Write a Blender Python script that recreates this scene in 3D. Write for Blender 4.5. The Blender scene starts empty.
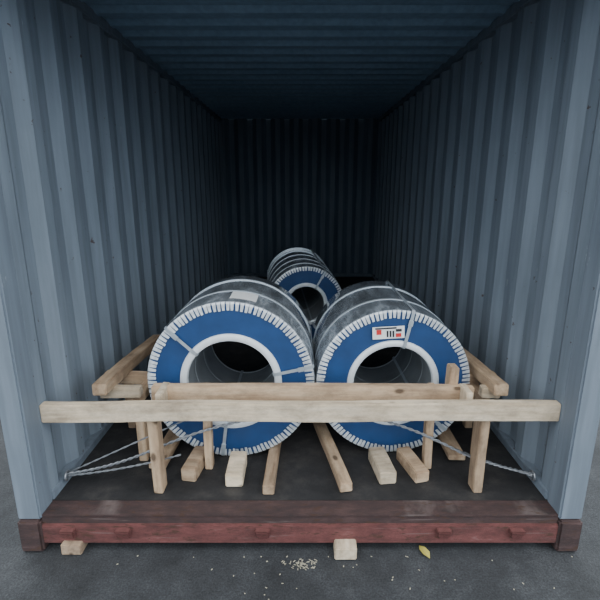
import bpy, bmesh, math, random
from mathutils import Vector, Matrix
random.seed(4)
C = bpy.context.scene.collection

# ---------------------------------------------------------------- materials
def newmat(name):
    m = bpy.data.materials.new(name); m.use_nodes = True
    nt = m.node_tree; b = nt.nodes['Principled BSDF']
    return m, nt, b
def ramp(nt, fac, stops):
    r = nt.nodes.new('ShaderNodeValToRGB')
    while len(r.color_ramp.elements) < len(stops): r.color_ramp.elements.new(0.5)
    for e, (p, c) in zip(r.color_ramp.elements, stops):
        e.position = p; e.color = (*c, 1) if len(c) == 3 else c
    nt.links.new(fac, r.inputs[0]); return r
def coords(nt, scale=(1,1,1)):
    tc = nt.nodes.new('ShaderNodeTexCoord'); mp = nt.nodes.new('ShaderNodeMapping')
    mp.inputs['Scale'].default_value = scale
    nt.links.new(tc.outputs['Object'], mp.inputs[0]); return mp.outputs[0]
def noise(nt, vec, s, d=4, r=.55):
    n = nt.nodes.new('ShaderNodeTexNoise'); n.inputs['Scale'].default_value = s
    n.inputs['Detail'].default_value = d; n.inputs['Roughness'].default_value = r
    nt.links.new(vec, n.inputs['Vector']); return n.outputs['Fac']
def mix(nt, f, a, b, mode='MIX'):
    m = nt.nodes.new('ShaderNodeMix'); m.data_type = 'RGBA'; m.blend_type = mode
    for s, v in ((0, f), (6, a), (7, b)):
        if hasattr(v, 'is_linked'): nt.links.new(v, m.inputs[s])
        elif s == 0: m.inputs[0].default_value = v
        else: m.inputs[s].default_value = (*v, 1)
    return m.outputs[2]
def bump(nt, b, h, st, dist=.01):
    bp = nt.nodes.new('ShaderNodeBump'); bp.inputs['Strength'].default_value = st
    bp.inputs['Distance'].default_value = dist
    nt.links.new(h, bp.inputs['Height']); nt.links.new(bp.outputs[0], b.inputs['Normal'])

def wall_mat(name, c1, c2, rough=.5, rust=True):
    m, nt, b = newmat(name)
    v = coords(nt)
    n1 = noise(nt, v, 1.3, 6)
    r1 = ramp(nt, n1, [(.3, c1), (.7, c2)])
    vs = coords(nt, (9, 9, .6)); n2 = noise(nt, vs, 3, 5)
    st = ramp(nt, n2, [(.35, (.84,.84,.84)), (.65, (1.08,1.08,1.08))])
    col = mix(nt, 1.0, r1.outputs[0], st.outputs[0], 'MULTIPLY')
    if rust:
        n3 = noise(nt, v, 22, 3)
        rf = ramp(nt, n3, [(.71, (0,0,0)), (.74, (1,1,1))])
        col = mix(nt, rf.outputs[0], col, (.07,.05,.05))
        vs2 = coords(nt, (30, 5, 1.6)); n4 = noise(nt, vs2, 4, 5, .7)
        sf = ramp(nt, n4, [(.68, (0,0,0)), (.73, (.6,.6,.6))])
        col = mix(nt, sf.outputs[0], col, (.36,.40,.43))
    nt.links.new(col, b.inputs['Base Color'])
    b.inputs['Roughness'].default_value = rough
    bump(nt, b, noise(nt, v, 7, 4), .25, .01)
    return m
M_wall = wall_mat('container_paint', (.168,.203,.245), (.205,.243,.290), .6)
M_wallb_shade = wall_mat('container_end_paint_shaded', (.055,.078,.108), (.078,.108,.145), .6)  # wall colour darkened: the gloom of the far end is put into the paint
M_ceil = wall_mat('container_roof_paint', (.19,.285,.385), (.24,.345,.455), .42, False)
M_trimw = wall_mat('container_rail_paint', (.145,.175,.215), (.18,.215,.26), .6)

def wood_mat(name, c1, c2, c3):
    m, nt, b = newmat(name)
    oi = nt.nodes.new('ShaderNodeObjectInfo')
    tc = nt.nodes.new('ShaderNodeTexCoord'); mp = nt.nodes.new('ShaderNodeMapping')
    mp.inputs['Scale'].default_value = (1.6, 16, 16)
    nt.links.new(tc.outputs['Object'], mp.inputs[0])
    mul = nt.nodes.new('ShaderNodeMath'); mul.operation = 'MULTIPLY'; mul.inputs[1].default_value = 37
    nt.links.new(oi.outputs['Random'], mul.inputs[0]); nt.links.new(mul.outputs[0], mp.inputs['Location'])
    n1 = noise(nt, mp.outputs[0], 2.2, 6, .6)
    r = ramp(nt, n1, [(.25, c1), (.5, c2), (.78, c3)])
    mp2 = nt.nodes.new('ShaderNodeMapping'); mp2.inputs['Scale'].default_value = (5, 9, 9)
    nt.links.new(tc.outputs['Object'], mp2.inputs[0]); nt.links.new(mul.outputs[0], mp2.inputs['Location'])
    vo = nt.nodes.new('ShaderNodeTexVoronoi'); vo.inputs['Scale'].default_value = 1.0
    nt.links.new(mp2.outputs[0], vo.inputs['Vector'])
    k = ramp(nt, vo.outputs['Distance'], [(.08, (1,1,1)), (.15, (0,0,0))])
    col = mix(nt, k.outputs[0], r.outputs[0], tuple(x*.45 for x in c1))
    n5 = noise(nt, mp2.outputs[0], .9, 6, .75)
    gr_ = ramp(nt, n5, [(.34, (.58,.57,.57)), (.58, (1.03,1.03,1.03))])
    col = mix(nt, 1.0, col, gr_.outputs[0], 'MULTIPLY')
    br = ramp(nt, oi.outputs['Random'], [(0, (.78,.77,.76)), (1, (1.1,1.09,1.07))])
    col = mix(nt, 1.0, col, br.outputs[0], 'MULTIPLY')
    nt.links.new(col, b.inputs['Base Color']); b.inputs['Roughness'].default_value = .8
    bump(nt, b, n1, .5, .004)
    return m
M_wood = wood_mat('pine_wood', (.33,.215,.135), (.50,.355,.235), (.62,.475,.34))
M_pale = wood_mat('pale_pine_wood', (.49,.385,.27), (.70,.575,.425), (.81,.70,.55))
M_old = wood_mat('aged_wood', (.20,.14,.10), (.32,.23,.16), (.42,.32,.23))

def simple(name, c, rough=.5, metal=0, var=.12, sc=12, bmp=.0):
    m, nt, b = newmat(name); v = coords(nt)
    n = noise(nt, v, sc, 4)
    r = ramp(nt, n, [(.3, tuple(x*(1-var) for x in c)), (.7, tuple(min(1, x*(1+var)) for x in c))])
    nt.links.new(r.outputs[0], b.inputs['Base Color'])
    b.inputs['Roughness'].default_value = rough; b.inputs['Metallic'].default_value = metal
    if bmp: bump(nt, b, n, bmp, .01)
    return m
def film(name, c):
    """glossy clear stretch film wrinkled over galvanised sheet"""
    m, nt, b = newmat(name)
    v = coords(nt, (5, 1.2, 5)); n = noise(nt, v, 2.4, 7, .65)
    r = ramp(nt, n, [(.38, tuple(x*.6 for x in c)), (.52, c), (.60, tuple(min(1, x*1.6) for x in c))])
    nt.links.new(r.outputs[0], b.inputs['Base Color'])
    b.inputs['Roughness'].default_value = .26; b.inputs['Metallic'].default_value = .6
    b.inputs['Coat Weight'].default_value = 1; b.inputs['Coat Roughness'].default_value = .04
    v2 = coords(nt, (7, 2.5, 7)); n2 = noise(nt, v2, 3, 6, .6)
    bump(nt, b, n2, .9, .03)
    return m
M_steel = film('film_over_galvanised_wrap', (.50,.54,.59))
M_steel_d = film('film_over_grey_wrap', (.40,.44,.49))
M_blue = simple('blue_end_disc', (.010,.050,.155), .5, 0, .15, 9, .08)
M_teeth = simple('pleated_edge_metal', (.66,.69,.72), .42, .25, .2, 40)
M_ring = simple('white_core_ring', (.74,.77,.80), .45, .1, .08, 20)
M_core = simple('core_sleeve', (.25,.27,.29), .5, .3, .2, 6)
M_strap = simple('steel_strap', (.50,.55,.60), .35, .5, .1, 30)
M_wire = simple('lashing_steel', (.28,.29,.31), .45, .7, .3, 60)
M_white = simple('label_paper', (.8,.8,.8), .6, 0, .03)
M_red = simple('label_red', (.6,.03,.03), .6)
M_black = simple('label_black', (.02,.02,.025), .6)
M_leaf = simple('yellow_leaf', (.42,.36,.08), .7)
M_straw = simple('straw', (.38,.35,.27), .8)

M_floor, nt, b = newmat('dirty_plywood_floor'); v = coords(nt)
n1 = noise(nt, v, 4.5, 10, .75); r = ramp(nt, n1, [(.34, (.008,.008,.009)), (.50, (.019,.018,.019)), (.64, (.042,.038,.036)), (.80, (.10,.092,.085))])
nt.links.new(r.outputs[0], b.inputs['Base Color']); b.inputs['Roughness'].default_value = .75
bump(nt, b, noise(nt, v, 40, 4), .5, .006)
def rusty(name, stops):
    m, nt, b = newmat(name); v = coords(nt, (1, 3, 3))
    n1 = noise(nt, v, 7, 10, .78)
    r = ramp(nt, n1, stops)
    vs = coords(nt, (1.5, 1, 40)); n2 = noise(nt, vs, 2, 5, .6)
    sc = ramp(nt, n2, [(.60, (0,0,0)), (.72, (.6,.6,.6))])
    col = mix(nt, sc.outputs[0], r.outputs[0], (.19,.15,.14))
    n3 = noise(nt, v, 18, 4, .6); rs = ramp(nt, n3, [(.58, (0,0,0)), (.66, (.85,.85,.85))])
    col = mix(nt, rs.outputs[0], col, (.055,.026,.016))
    nt.links.new(col, b.inputs['Base Color']); b.inputs['Roughness'].default_value = .75
    bump(nt, b, n1, .7, .008); return m
M_sill = rusty('red_rusted_sill', [(.30, (.035,.018,.016)), (.45, (.10,.033,.030)), (.60, (.155,.050,.046)), (.75, (.22,.125,.115))])
M_sill_d = rusty('worn_sill_plate', [(.3, (.020,.016,.016)), (.5, (.046,.025,.024)), (.75, (.095,.052,.048))])
M_asph, nt, b = newmat('asphalt'); v = coords(nt)
n1 = noise(nt, v, 2.6, 9, .75); n2 = noise(nt, v, 120, 3, .7)
r1 = ramp(nt, n1, [(.35, (.012,.013,.015)), (.52, (.028,.030,.034)), (.7, (.055,.058,.063))])
r2 = ramp(nt, n2, [(.35, (.55,.55,.55)), (.7, (1.7,1.7,1.7))])
nt.links.new(mix(nt, 1.0, r1.outputs[0], r2.outputs[0], 'MULTIPLY'), b.inputs['Base Color'])
b.inputs['Roughness'].default_value = .8
bump(nt, b, n2, .5, .008)

# ---------------------------------------------------------------- mesh helpers
def obj_from_bm(bm, name, mats, parent=None, smooth=False):
    me = bpy.data.meshes.new(name); bm.normal_update(); bm.to_mesh(me); bm.free()
    o = bpy.data.objects.new(name, me); C.objects.link(o)
    for m in (mats if isinstance(mats, (list, tuple)) else [mats]): me.materials.append(m)
    if smooth:
        for p in me.polygons: p.use_smooth = True
    if parent: o.parent = parent
    return o
def empty(name, loc=(0,0,0)):
    e = bpy.data.objects.new(name, None); e.location = loc; e.empty_display_size = .1
    C.objects.link(e); return e
def box(name, lo, hi, mat, parent=None, bev=.003):
    lo, hi = Vector(lo), Vector(hi); c = (lo+hi)/2; s = hi-lo
    bm = bmesh.new(); bmesh.ops.create_cube(bm, size=1)
    bmesh.ops.scale(bm, vec=s, verts=bm.verts)
    if bev: bmesh.ops.bevel(bm, geom=bm.edges[:], offset=bev, segments=2, affect='EDGES')
    o = obj_from_bm(bm, name, mat, parent)
    o.location = c - (parent.location if parent else Vector())
    return o
def timber(name, p, q, w, h, mat=None, parent=None, roll=0, bev=.004):
    p, q = Vector(p), Vector(q); d = q-p; L = d.length
    bm = bmesh.new(); bmesh.ops.create_cube(bm, size=1)
    bmesh.ops.scale(bm, vec=(L, w, h), verts=bm.verts)
    long_e = [e for e in bm.edges if abs(e.verts[0].co.x-e.verts[1].co.x) > L*.5]
    bmesh.ops.subdivide_edges(bm, edges=long_e, cuts=max(2, int(L/.12)), use_grid_fill=True)
    for vv in bm.verts:
        ph = p.x*9+p.y*5
        vv.co.y += .0025*math.sin(vv.co.x*6+ph) + random.uniform(-.0012, .0012)
        vv.co.z += .0025*math.sin(vv.co.x*5+ph*2) + random.uniform(-.0012, .0012)
    sh = [e for e in bm.edges if len(e.link_faces) == 2 and e.calc_face_angle(0) > 1.0]
    bmesh.ops.bevel(bm, geom=sh, offset=bev, segments=2, affect='EDGES')
    o = obj_from_bm(bm, name, mat or M_wood, parent)
    x = d.normalized(); up = Vector((0,0,1)) if abs(x.z) < .9 else Vector((0,1,0))
    y = up.cross(x).normalized(); z = x.cross(y)
    R = Matrix((x, y, z)).transposed() @ Matrix.Rotation(roll, 3, 'X')
    o.rotation_euler = R.to_euler()
    o.location = (p+q)/2 - (parent.location if parent else Vector())
    return o
def lathe(name, prof, mat, parent=None, seg=128, closed=False, smooth=True):
    bm = bmesh.new(); rings = []
    for r, y in prof:
        rings.append([bm.verts.new((r*math.cos(2*math.pi*i/seg), y, r*math.sin(2*math.pi*i/seg))) for i in range(seg)])
    prs = list(zip(rings, rings[1:])) + ([(rings[-1], rings[0])] if closed else [])
    for a, c in prs:
        for i in range(seg):
            j = (i+1) % seg; bm.faces.new((a[i], a[j], c[j], c[i]))
    bmesh.ops.recalc_face_normals(bm, faces=bm.faces[:])
    o = obj_from_bm(bm, name, mat, parent, smooth)
    if smooth:
        md = o.modifiers.new('es', 'EDGE_SPLIT'); md.split_angle = math.radians(35)
    return o
def tube(name, pts, rad, mat, parent=None):
    cu = bpy.data.curves.new(name, 'CURVE'); cu.dimensions = '3D'; cu.bevel_depth = rad; cu.bevel_resolution = 2
    sp = cu.splines.new('NURBS'); sp.points.add(len(pts)-1)
    for a, p in zip(sp.points, pts): a.co = (*p, 1)
    sp.use_endpoint_u = True; sp.order_u = 3; cu.resolution_u = 8
    o = bpy.data.objects.new(name, cu); C.objects.link(o); cu.materials.append(mat)
    if parent: o.parent = parent
    return o

# ---------------------------------------------------------------- container shell
Y0, Y1, HW, H = 1.83, 7.15, 1.175, 2.39
def corr_profile(a, b_, out, period=.278, depth=.036):
    fr = [(0, 0), (.070, 0), (.138, 1), (.210, 1), (.278, 0)]
    pts = []; y = a
    while y < b_:
        for t, k in fr[:-1]:
            yy = y + t*period/.278
            if yy < b_: pts.append((yy, k*depth*out))
        y += period
    pts.append((b_, 0)); return pts
def sheet(name, pts3_lo, pts3_hi, mat, thick=.003):
    bm = bmesh.new()
    a = [bm.verts.new(p) for p in pts3_lo]; c = [bm.verts.new(p) for p in pts3_hi]
    for i in range(len(a)-1): bm.faces.new((a[i], a[i+1], c[i+1], c[i]))
    o = obj_from_bm(bm, name, mat)
    md = o.modifiers.new('sol', 'SOLIDIFY'); md.thickness = thick; md.offset = 0
    bv = o.modifiers.new('bev', 'BEVEL'); bv.width = .006; bv.segments = 2; bv.limit_method = 'ANGLE'
    return o
for nm, sx in (('wall_left', -1), ('wall_right', 1)):
    pr = corr_profile(Y0+.0, Y1, sx)
    sheet(nm, [(sx*HW+o_, y, -.02) for y, o_ in pr], [(sx*HW+o_, y, H+.02) for y, o_ in pr], M_wall)
pr = corr_profile(-HW-.03, HW+.03, 1, .278, .045)
sheet('wall_back', [(x, Y1+o_, -.02) for x, o_ in pr], [(x, Y1+o_, H+.02) for x, o_ in pr], M_wallb_shade)
pr = corr_profile(Y0, Y1+.04, 1, .209, .022)
sheet('ceiling', [(-HW-.04, y, H+o_) for y, o_ in pr], [(HW+.04, y, H+o_) for y, o_ in pr], M_ceil)
box('floor', (-HW-.01, Y0, -.03), (HW+.01, Y1+.02, 0), M_floor, bev=0)
box('trim_1', (-HW-.045, Y0, H-.045), (-HW+.012, Y1, H+.015), M_trimw, bev=.006)
box('trim_2', (HW-.012, Y0, H-.045), (HW+.045, Y1, H+.015), M_trimw, bev=.006)
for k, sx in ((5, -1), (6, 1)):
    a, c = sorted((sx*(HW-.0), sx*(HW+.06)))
    box('trim_%d' % k, (a, Y1-.02, 0), (c, Y1+.06, H), M_wallb_shade, bev=.006)
box('baseboard_left', (-HW-.04, Y0, 0), (-HW+.012, Y1, .045), M_trimw, bev=.004)
box('baseboard_right', (HW-.012, Y0, 0), (HW+.04, Y1, .045), M_trimw, bev=.004)
box('baseboard_back', (-HW+.012, Y1-.02, 0), (HW-.012, Y1+.05, .045), M_wallb_shade, bev=.004)
for k, sx in ((3, -1), (4, 1)):
    box('trim_%d' % k, (min(sx*HW, sx*(HW+.045)), Y0, -.16), (max(sx*HW, sx*(HW+.045)), Y1, -.0), M_sill_d)
G = -.185
sill = empty('container_door_sill', (0, Y0, 0))
box('top_plate', (-HW, Y0-.10, -.012), (HW, Y0, -.001), M_sill_d, sill, .003)
box('upper_face', (-HW, Y0-.10, -.05), (HW, Y0-.088, -.010), M_sill_d, sill, .003)
box('front_face', (-HW, Y0-.112, -.145), (HW, Y0-.09, -.045), M_sill, sill, .005)
box('lower_flange', (-HW, Y0-.10, -.15), (HW, Y0-.0, -.138), M_sill, sill, .003)
for i, x in enumerate((-.80, -.17, .65, .98, -1.05)):
    bm = bmesh.new(); bmesh.ops.create_cube(bm, size=1); bmesh.ops.scale(bm, vec=(.07, .035, .05), verts=bm.verts)
    for vv in bm.verts:
        if vv.co.z < 0 and vv.co.y < 0: vv.co.y += .02; vv.co.x *= .7
    bmesh.ops.bevel(bm, geom=bm.edges[:], offset=.005, segments=2, affect='EDGES')
    o = obj_from_bm(bm, 'cam_keeper_%d' % (i+1), M_sill, sill); o.location = (x, -.125, -.085)
frame = empty('container_door_frame', (0, Y0, 0))
for i, sx in enumerate((-1, 1)):
    a, c = sorted((sx*(HW-.005), sx*(HW+.10)))
    box('corner_post_%d' % (i+1), (a, Y0-.11, -.02), (c, Y0-.0, H+.02), M_trimw, frame, .008)
    box('corner_casting_%d' % (i+1), (a, Y0-.125, G+.001), (c, Y0+.05, -.02), M_sill_d, frame, .01)
box('header', (-HW, Y0-.11, H-.09), (HW, Y0, H+.05), M_trimw, frame, .008)

bm = bmesh.new(); bmesh.ops.create_grid(bm, x_segments=60, y_segments=60, size=20)
gr = obj_from_bm(bm, 'ground', M_asph); gr.location = (0, 2, G)

# ---------------------------------------------------------------- coils
def ribbon(name, pts, nrm, w, mat, parent):
    bm = bmesh.new(); rows = []
    for p, n in zip(pts, nrm):
        p, n = Vector(p), Vector(n).normalized()
        rows.append((bm.verts.new(p-n*w/2), bm.verts.new(p+n*w/2)))
    for a, c in zip(rows, rows[1:]): bm.faces.new((a[0], a[1], c[1], c[0]))
    o = obj_from_bm(bm, name, mat, parent)
    md = o.modifiers.new('s', 'SOLIDIFY'); md.thickness = .0015; md.offset = 0
    return o
def coil(loc, R, L, ro, ri, angs, nteeth=92, wrap=M_steel, bands=(.3, .6), tw=None, yaw=0):
    e = empty('steel_coil', loc); e.rotation_euler = (0, 0, yaw)
    tw = tw or R*.112
    lathe('outer_wrap', [(R-.012, .0), (R-.003, .004), (R, .014), (R, L*.5), (R, L-.014), (R-.003, L-.004), (R-.012, L)], wrap, e)
    for k, yy in enumerate((0.002, L-.002)):
        s = -1 if k == 0 else 1
        lathe('end_disc_%d' % (k+1), [(R-.006, yy), (ro-.004, yy)], M_blue, e, smooth=False)
        bm = bmesh.new()
        for i in range(nteeth):
            a = 2*math.pi*(i+random.uniform(-.10, .10))/nteeth; half = math.pi/nteeth*.66
            rin = R-tw*random.uniform(.92, 1.05)
            P = []
            for rr, hw_, dy in ((R-.004, half*1.15, .002), (R-.014, half*1.1, .005), (rin, half*.85, .0055)):
                for sg in (-1, 1):
                    aa = a+sg*hw_
                    P.append(bm.verts.new((rr*math.cos(aa), yy+s*(dy+.002*(sg+1)/2), rr*math.sin(aa))))
            bm.faces.new((P[0], P[1], P[3], P[2])); bm.faces.new((P[2], P[3], P[5], P[4]))
        t = obj_from_bm(bm, 'pleated_edge_%d' % (k+1), M_teeth, e)
        md = t.modifiers.new('s', 'SOLIDIFY'); md.thickness = .002; md.offset = 0
        w = ro-ri
        lathe('core_ring_%d' % (k+1), [(ro, yy), (ro-.003, yy+s*.008), (ro-w*.25, yy+s*.012), (ri+w*.3, yy+s*.012), (ri+.004, yy+s*.009), (ri, yy), (ri, yy-s*.02)], M_ring, e)
    lathe('core_sleeve', [(ri+.004, .004), (ri+.004, L-.004)], M_core, e)
    for i, y in enumerate((L*.3, L*.65)):
        lathe('core_rib_%d' % (i+1), [(ri+.004, y-.006), (ri+.001, y-.003), (ri+.001, y+.003), (ri+.004, y+.006)], M_core, e)
    for i, b_ in enumerate(bands):
        lathe('hoop_strap_%d' % (i+1), [(R-.001, L*b_-.011), (R+.0025, L*b_-.0105), (R+.0025, L*b_+.0105), (R-.001, L*b_+.011)], M_strap, e)
    for i, a in enumerate(angs):
        a = math.radians(a); u = Vector((math.cos(a), 0, math.sin(a))); t = Vector((-math.sin(a), 0, math.cos(a)))
        def P(r, y): return u*r + Vector((0, y, 0))
        pts = [P(ri-.002, L*.5), P(ri-.002, -.008), P(ri+.01, -.014), P(ro, -.014), P(R-.01, -.010), P(R+.004, .004), P(R+.004, L*.5), P(R+.004, L+.002), P(ro, L+.014), P(ri-.002, L+.012), P(ri-.002, L*.5)]
        ribbon('eye_strap_%d' % (i+1), pts, [t]*len(pts), .017, M_strap, e)
        c = box('strap_seal_%d' % (i+1), (-.015, -.003, -.012), (.015, .003, .012), M_strap, None, .001)
        c.parent = e; c.location = P((R+ro)/2+.02, -.015); c.rotation_euler = (0, -a, 0)
    return e

RL, RR, R3 = .440, .413, .36
cl = coil((-.362, 2.18, RL+.002), RL, .66, .268, .228, (137, 12, 262), 112, M_steel, (.35, .8))
cr = coil((.497, 2.22, RR+.002), RR, .72, .246, .210, (78, 200, 318), 106, M_steel_d, (.3, .75))
c3 = coil((.055, 4.06, R3+.002), R3, 1.4, .205, .168, (60, 170, 290), 84, M_steel, (.12, .3, .5, .7, .88), None, math.radians(4))

lab = empty('coil_label', (.497, 2.22-.012, RR+.002))
def onface(name, cx, cz, w, h, mat, dy, rot=0, par=lab):
    bm = bmesh.new(); bmesh.ops.create_cube(bm, size=1); bmesh.ops.scale(bm, vec=(w, .0015, h), verts=bm.verts)
    o = obj_from_bm(bm, name, mat, par); o.location = (cx, dy, cz); o.rotation_euler = (0, rot, 0); return o
rt = -.06
onface('sheet', -.04, .292, .165, .066, M_white, 0, rt)
for i, (x, z, w, h, m) in enumerate([(-.055, .316, .11, .008, M_black), (.012, .280, .028, .020, M_red), (-.045, .286, .009, .034, M_black), (-.03, .286, .009, .034, M_black), (-.015, .286, .009, .034, M_black), (-.09, .294, .026, .026, M_red), (.012, .306, .03, .014, M_black)]):
    onface('print_%d' % (i+1), x, z, w, h, m, -.003, rt)
bm = bmesh.new(); rows = []
for i in range(7):
    a = math.radians(72 + i*3)
    rows.append([bm.verts.new(((RL+.003)*math.cos(a), y, (RL+.003)*math.sin(a))) for y in (.05, .2)])
for a, c in zip(rows, rows[1:]): bm.faces.new((a[0], a[1], c[1], c[0]))
tg = obj_from_bm(bm, 'coil_tag', M_white, cl)

# ---------------------------------------------------------------- timber
f1 = empty('timber_barrier', (0, 1.86, 0))
timber('rail', (-1.173, 1.862, .445), (1.173, 1.858, .452), .045, .088, M_pale, f1)
timber('post_1', (-.685, 1.91, .001), (-.685, 1.91, .44), .045, .075, M_wood, f1)
timber('post_2', (.86, 1.91, .001), (.86, 1.91, .44), .045, .075, M_wood, f1)
f2 = empty('timber_barrier', (0, 2.05, 0))
timber('rail', (-.725, 2.035, .455), (.85, 2.035, .450), .05, .085, M_wood, f2)
timber('post_1', (-.475, 2.09, .001), (-.475, 2.09, .47), .04, .055, M_wood, f2)
timber('post_2', (.668, 2.09, .001), (.668, 2.09, .47), .04, .055, M_wood, f2)
timber('stub_1', (.765, 2.09, .42), (.765, 2.09, .575), .045, .065, M_wood, f2)
timber('stub_2', (-.66, 1.99, .43), (-.66, 1.99, .50), .035, .14, M_pale, f2)
timber('stub_3', (.80, 1.99, .42), (.80, 1.99, .50), .035, .11, M_pale, f2)

def rack(sx, xi):
    e = empty('timber_side_rack', (sx*1.0, 2.4, 0))
    timber('top_rail', (sx*.985, 2.02, .475), (sx*1.0, 3.0, .40), .07, .06, M_wood, e)
    timber('lower_rail', (sx*(xi+.035), 2.14, .365), (sx*(xi+.035), 3.0, .32), .055, .05, M_wood, e)
    timber('leg_1', (sx*(xi+.03), 2.16, .001), (sx*(xi+.03), 2.16, .34), .045, .05, M_wood, e)
    timber('leg_2', (sx*1.03, 2.5, .001), (sx*1.03, 2.5, .39), .045, .05, M_wood, e)
    timber('leg_3', (sx*1.0, 2.95, .001), (sx*1.0, 2.95, .38), .045, .05, M_wood, e)
    timber('cross_1', (sx*1.02, 2.12, .415), (sx*(xi), 2.12, .42), .05, .055, M_pale, e)
    timber('cross_2', (sx*1.10, 2.36, .395), (sx*xi, 2.35, .39), .05, .06, M_wood, e)
    return e
rack(-1, .815); rack(1, .925)

def skid(p, q, w, h, mat=None):
    return timber('wooden_skid', (p[0], p[1], h/2+.001), (q[0], q[1], h/2+.001), w, h, mat)
skid((-.152, 1.86), (-.125, 2.50), .055, .05)
skid((.225, 1.88), (.095, 2.62), .06, .05)
def chock(x, y, w, h, l, rot=0, mat=None):
    bm = bmesh.new()
    vs = [(-w/2, -l/2, 0), (w/2, -l/2, 0), (w/2, l/2, 0), (-w/2, l/2, 0), (-w/2, -l/2, h*.9), (w/2, -l/2, h*.9), (w/2, l/2, h), (-w/2, l/2, h)]
    vv = [bm.verts.new(p) for p in vs]
    for f in ((0,3,2,1), (4,5,6,7), (0,1,5,4), (1,2,6,5), (2,3,7,6), (3,0,4,7)): bm.faces.new([vv[i] for i in f])
    bmesh.ops.bevel(bm, geom=bm.edges[:], offset=.005, segments=2, affect='EDGES')
    o = obj_from_bm(bm, 'wooden_chock', mat or M_wood); o.location = (x, y, .001); o.rotation_euler = (0, 0, rot); return o
chock(-.325, 2.02, .085, .075, .20, .0, M_pale)
chock(-.545, 2.06, .075, .08, .20, -.15)
chock(.425, 2.05, .085, .075, .22, .12, M_pale)
chock(.585, 2.06, .075, .07, .22, .25)
timber('wooden_plank', (-.74, 2.05, .03), (-.72, 2.75, .03), .09, .03, M_wood)
timber('wooden_plank', (.84, 2.12, .03), (.85, 2.9, .03), .09, .03, M_wood)
timber('wooden_dunnage', (-.80, 5.7, .07), (-.40, 5.65, .07), .10, .13, M_pale)
timber('wooden_dunnage', (.42, 5.6, .07), (.95, 5.65, .07), .10, .13, M_pale)
timber('ground_block', (.205, 1.66, G+.033), (.205, 2.0, G+.033), .10, .06, M_pale)
timber('ground_block', (-1.04, 1.69, G+.03), (-1.04, 2.0, G+.03), .09, .055, M_old)

# ---------------------------------------------------------------- lashings
def twisted(e, p, q, sag, r=.004):
    p, q = Vector(p), Vector(q); n = 40; d = (q-p).normalized()
    s = d.cross(Vector((0,0,1))).normalized(); u = s.cross(d)
    for k in (0, 1):
        pts = []
        for i in range(n+1):
            t = i/n; c = p.lerp(q, t) - Vector((0,0,sag*4*t*(1-t)))
            a = t*14*math.pi + k*math.pi
            pts.append(c + (s*math.cos(a)+u*math.sin(a))*r*1.1)
        tube('strand_%d' % (len(e.children)+1), [tuple(x) for x in pts], r, M_wire, e)
def ring(e, loc, R=.022):
    pts = [(loc[0], loc[1]+R*math.cos(a), loc[2]+R*math.sin(a)) for a in [i*math.pi/6 for i in range(13)]]
    tube('lashing_ring', pts, .006, M_wire, e)
w1 = empty('lashing_wire')
ring(w1, (-1.145, 1.93, .06)); twisted(w1, (-1.145, 1.93, .07), (-.70, 1.97, .19), .02)
twisted(w1, (-.70, 1.97, .19), (-.20, 2.12, .27), -.02)
twisted(w1, (-1.145, 1.93, .06), (-.60, 2.00, .13), .015, .003)
twisted(w1, (-1.145, 1.96, .06), (-.51, 2.12, .30), .0, .0025)
w2 = empty('lashing_wire')
ring(w2, (1.145, 1.93, .06)); twisted(w2, (1.145, 1.93, .07), (.80, 1.97, .16), .01)
twisted(w2, (.80, 1.97, .16), (.35, 2.14, .27), -.02)
twisted(w2, (1.145, 1.93, .06), (.62, 2.04, .22), .015, .003)

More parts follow.
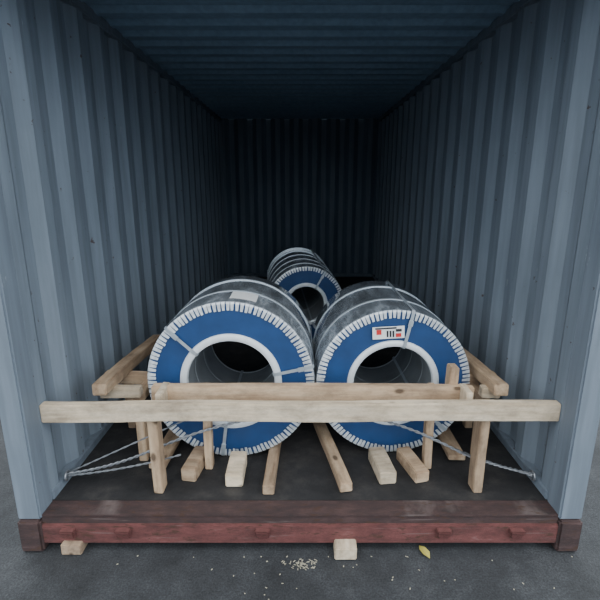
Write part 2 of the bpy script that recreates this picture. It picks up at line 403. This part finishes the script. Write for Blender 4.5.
# ---------------------------------------------------------------- debris on ground
bm = bmesh.new()
def scatter(cx, cy, n, sx, sy, ln, w):
    for i in range(n):
        x = cx+random.gauss(0, sx); y = min(1.68, cy+random.gauss(0, sy)); a = random.uniform(0, math.pi); l = ln*random.uniform(.5, 1.2)
        dx, dy = math.cos(a)*l/2, math.sin(a)*l/2; nx, ny = -math.sin(a)*w, math.cos(a)*w; z = random.uniform(.002, .008)
        bm.faces.new([bm.verts.new(p) for p in ((x-dx, y-dy, z), (x+dx, y+dy, z), (x+dx+nx, y+dy+ny, z+.001), (x-dx+nx, y-dy+ny, z+.001))])
scatter(0, 1.64, 55, .035, .016, .014, .003)
scatter(.15, 1.45, 60, .5, .2, .007, .004)
o = obj_from_bm(bm, 'straw_scraps', M_straw); o.location = (0, 0, G)
md = o.modifiers.new('s', 'SOLIDIFY'); md.thickness = .0015
bm = bmesh.new(); c = [bm.verts.new(p) for p in ((0,-.035,.004), (.018,-.01,.012), (.015,.02,.014), (0,.045,.006), (-.016,.02,.012), (-.018,-.01,.013))]
m_ = bm.verts.new((0, 0, .006))
for i in range(6): bm.faces.new((m_, c[i], c[(i+1) % 6]))
lf = obj_from_bm(bm, 'fallen_leaf', M_leaf); lf.location = (.57, 1.70, G+.002); lf.rotation_euler = (0, 0, .4)

# ---------------------------------------------------------------- light: overcast sky, a little brighter towards +x (lights the left wall more)
w = bpy.data.worlds.new('overcast'); bpy.context.scene.world = w; w.use_nodes = True
nt = w.node_tree; bg = nt.nodes['Background']
tc = nt.nodes.new('ShaderNodeTexCoord'); sp = nt.nodes.new('ShaderNodeSeparateXYZ')
nt.links.new(tc.outputs['Generated'], sp.inputs[0])
r = ramp(nt, sp.outputs['Z'], [(.0, (.34,.41,.48)), (.25, (.80,.91,1.0)), (.6, (.93,.98,1.0))])
nt.links.new(r.outputs[0], bg.inputs[0])
ma = nt.nodes.new('ShaderNodeMath'); ma.operation = 'MULTIPLY_ADD'
ma.inputs[1].default_value = .75; ma.inputs[2].default_value = 3.2
nt.links.new(sp.outputs['X'], ma.inputs[0]); nt.links.new(ma.outputs[0], bg.inputs[1])

cam = bpy.data.cameras.new('camera'); co = bpy.data.objects.new('camera', cam); C.objects.link(co)
cam.lens = 27; cam.sensor_width = 36
co.location = (0, 0, 1.45); co.rotation_euler = (math.radians(90-14.45), 0, 0)
bpy.context.scene.camera = co
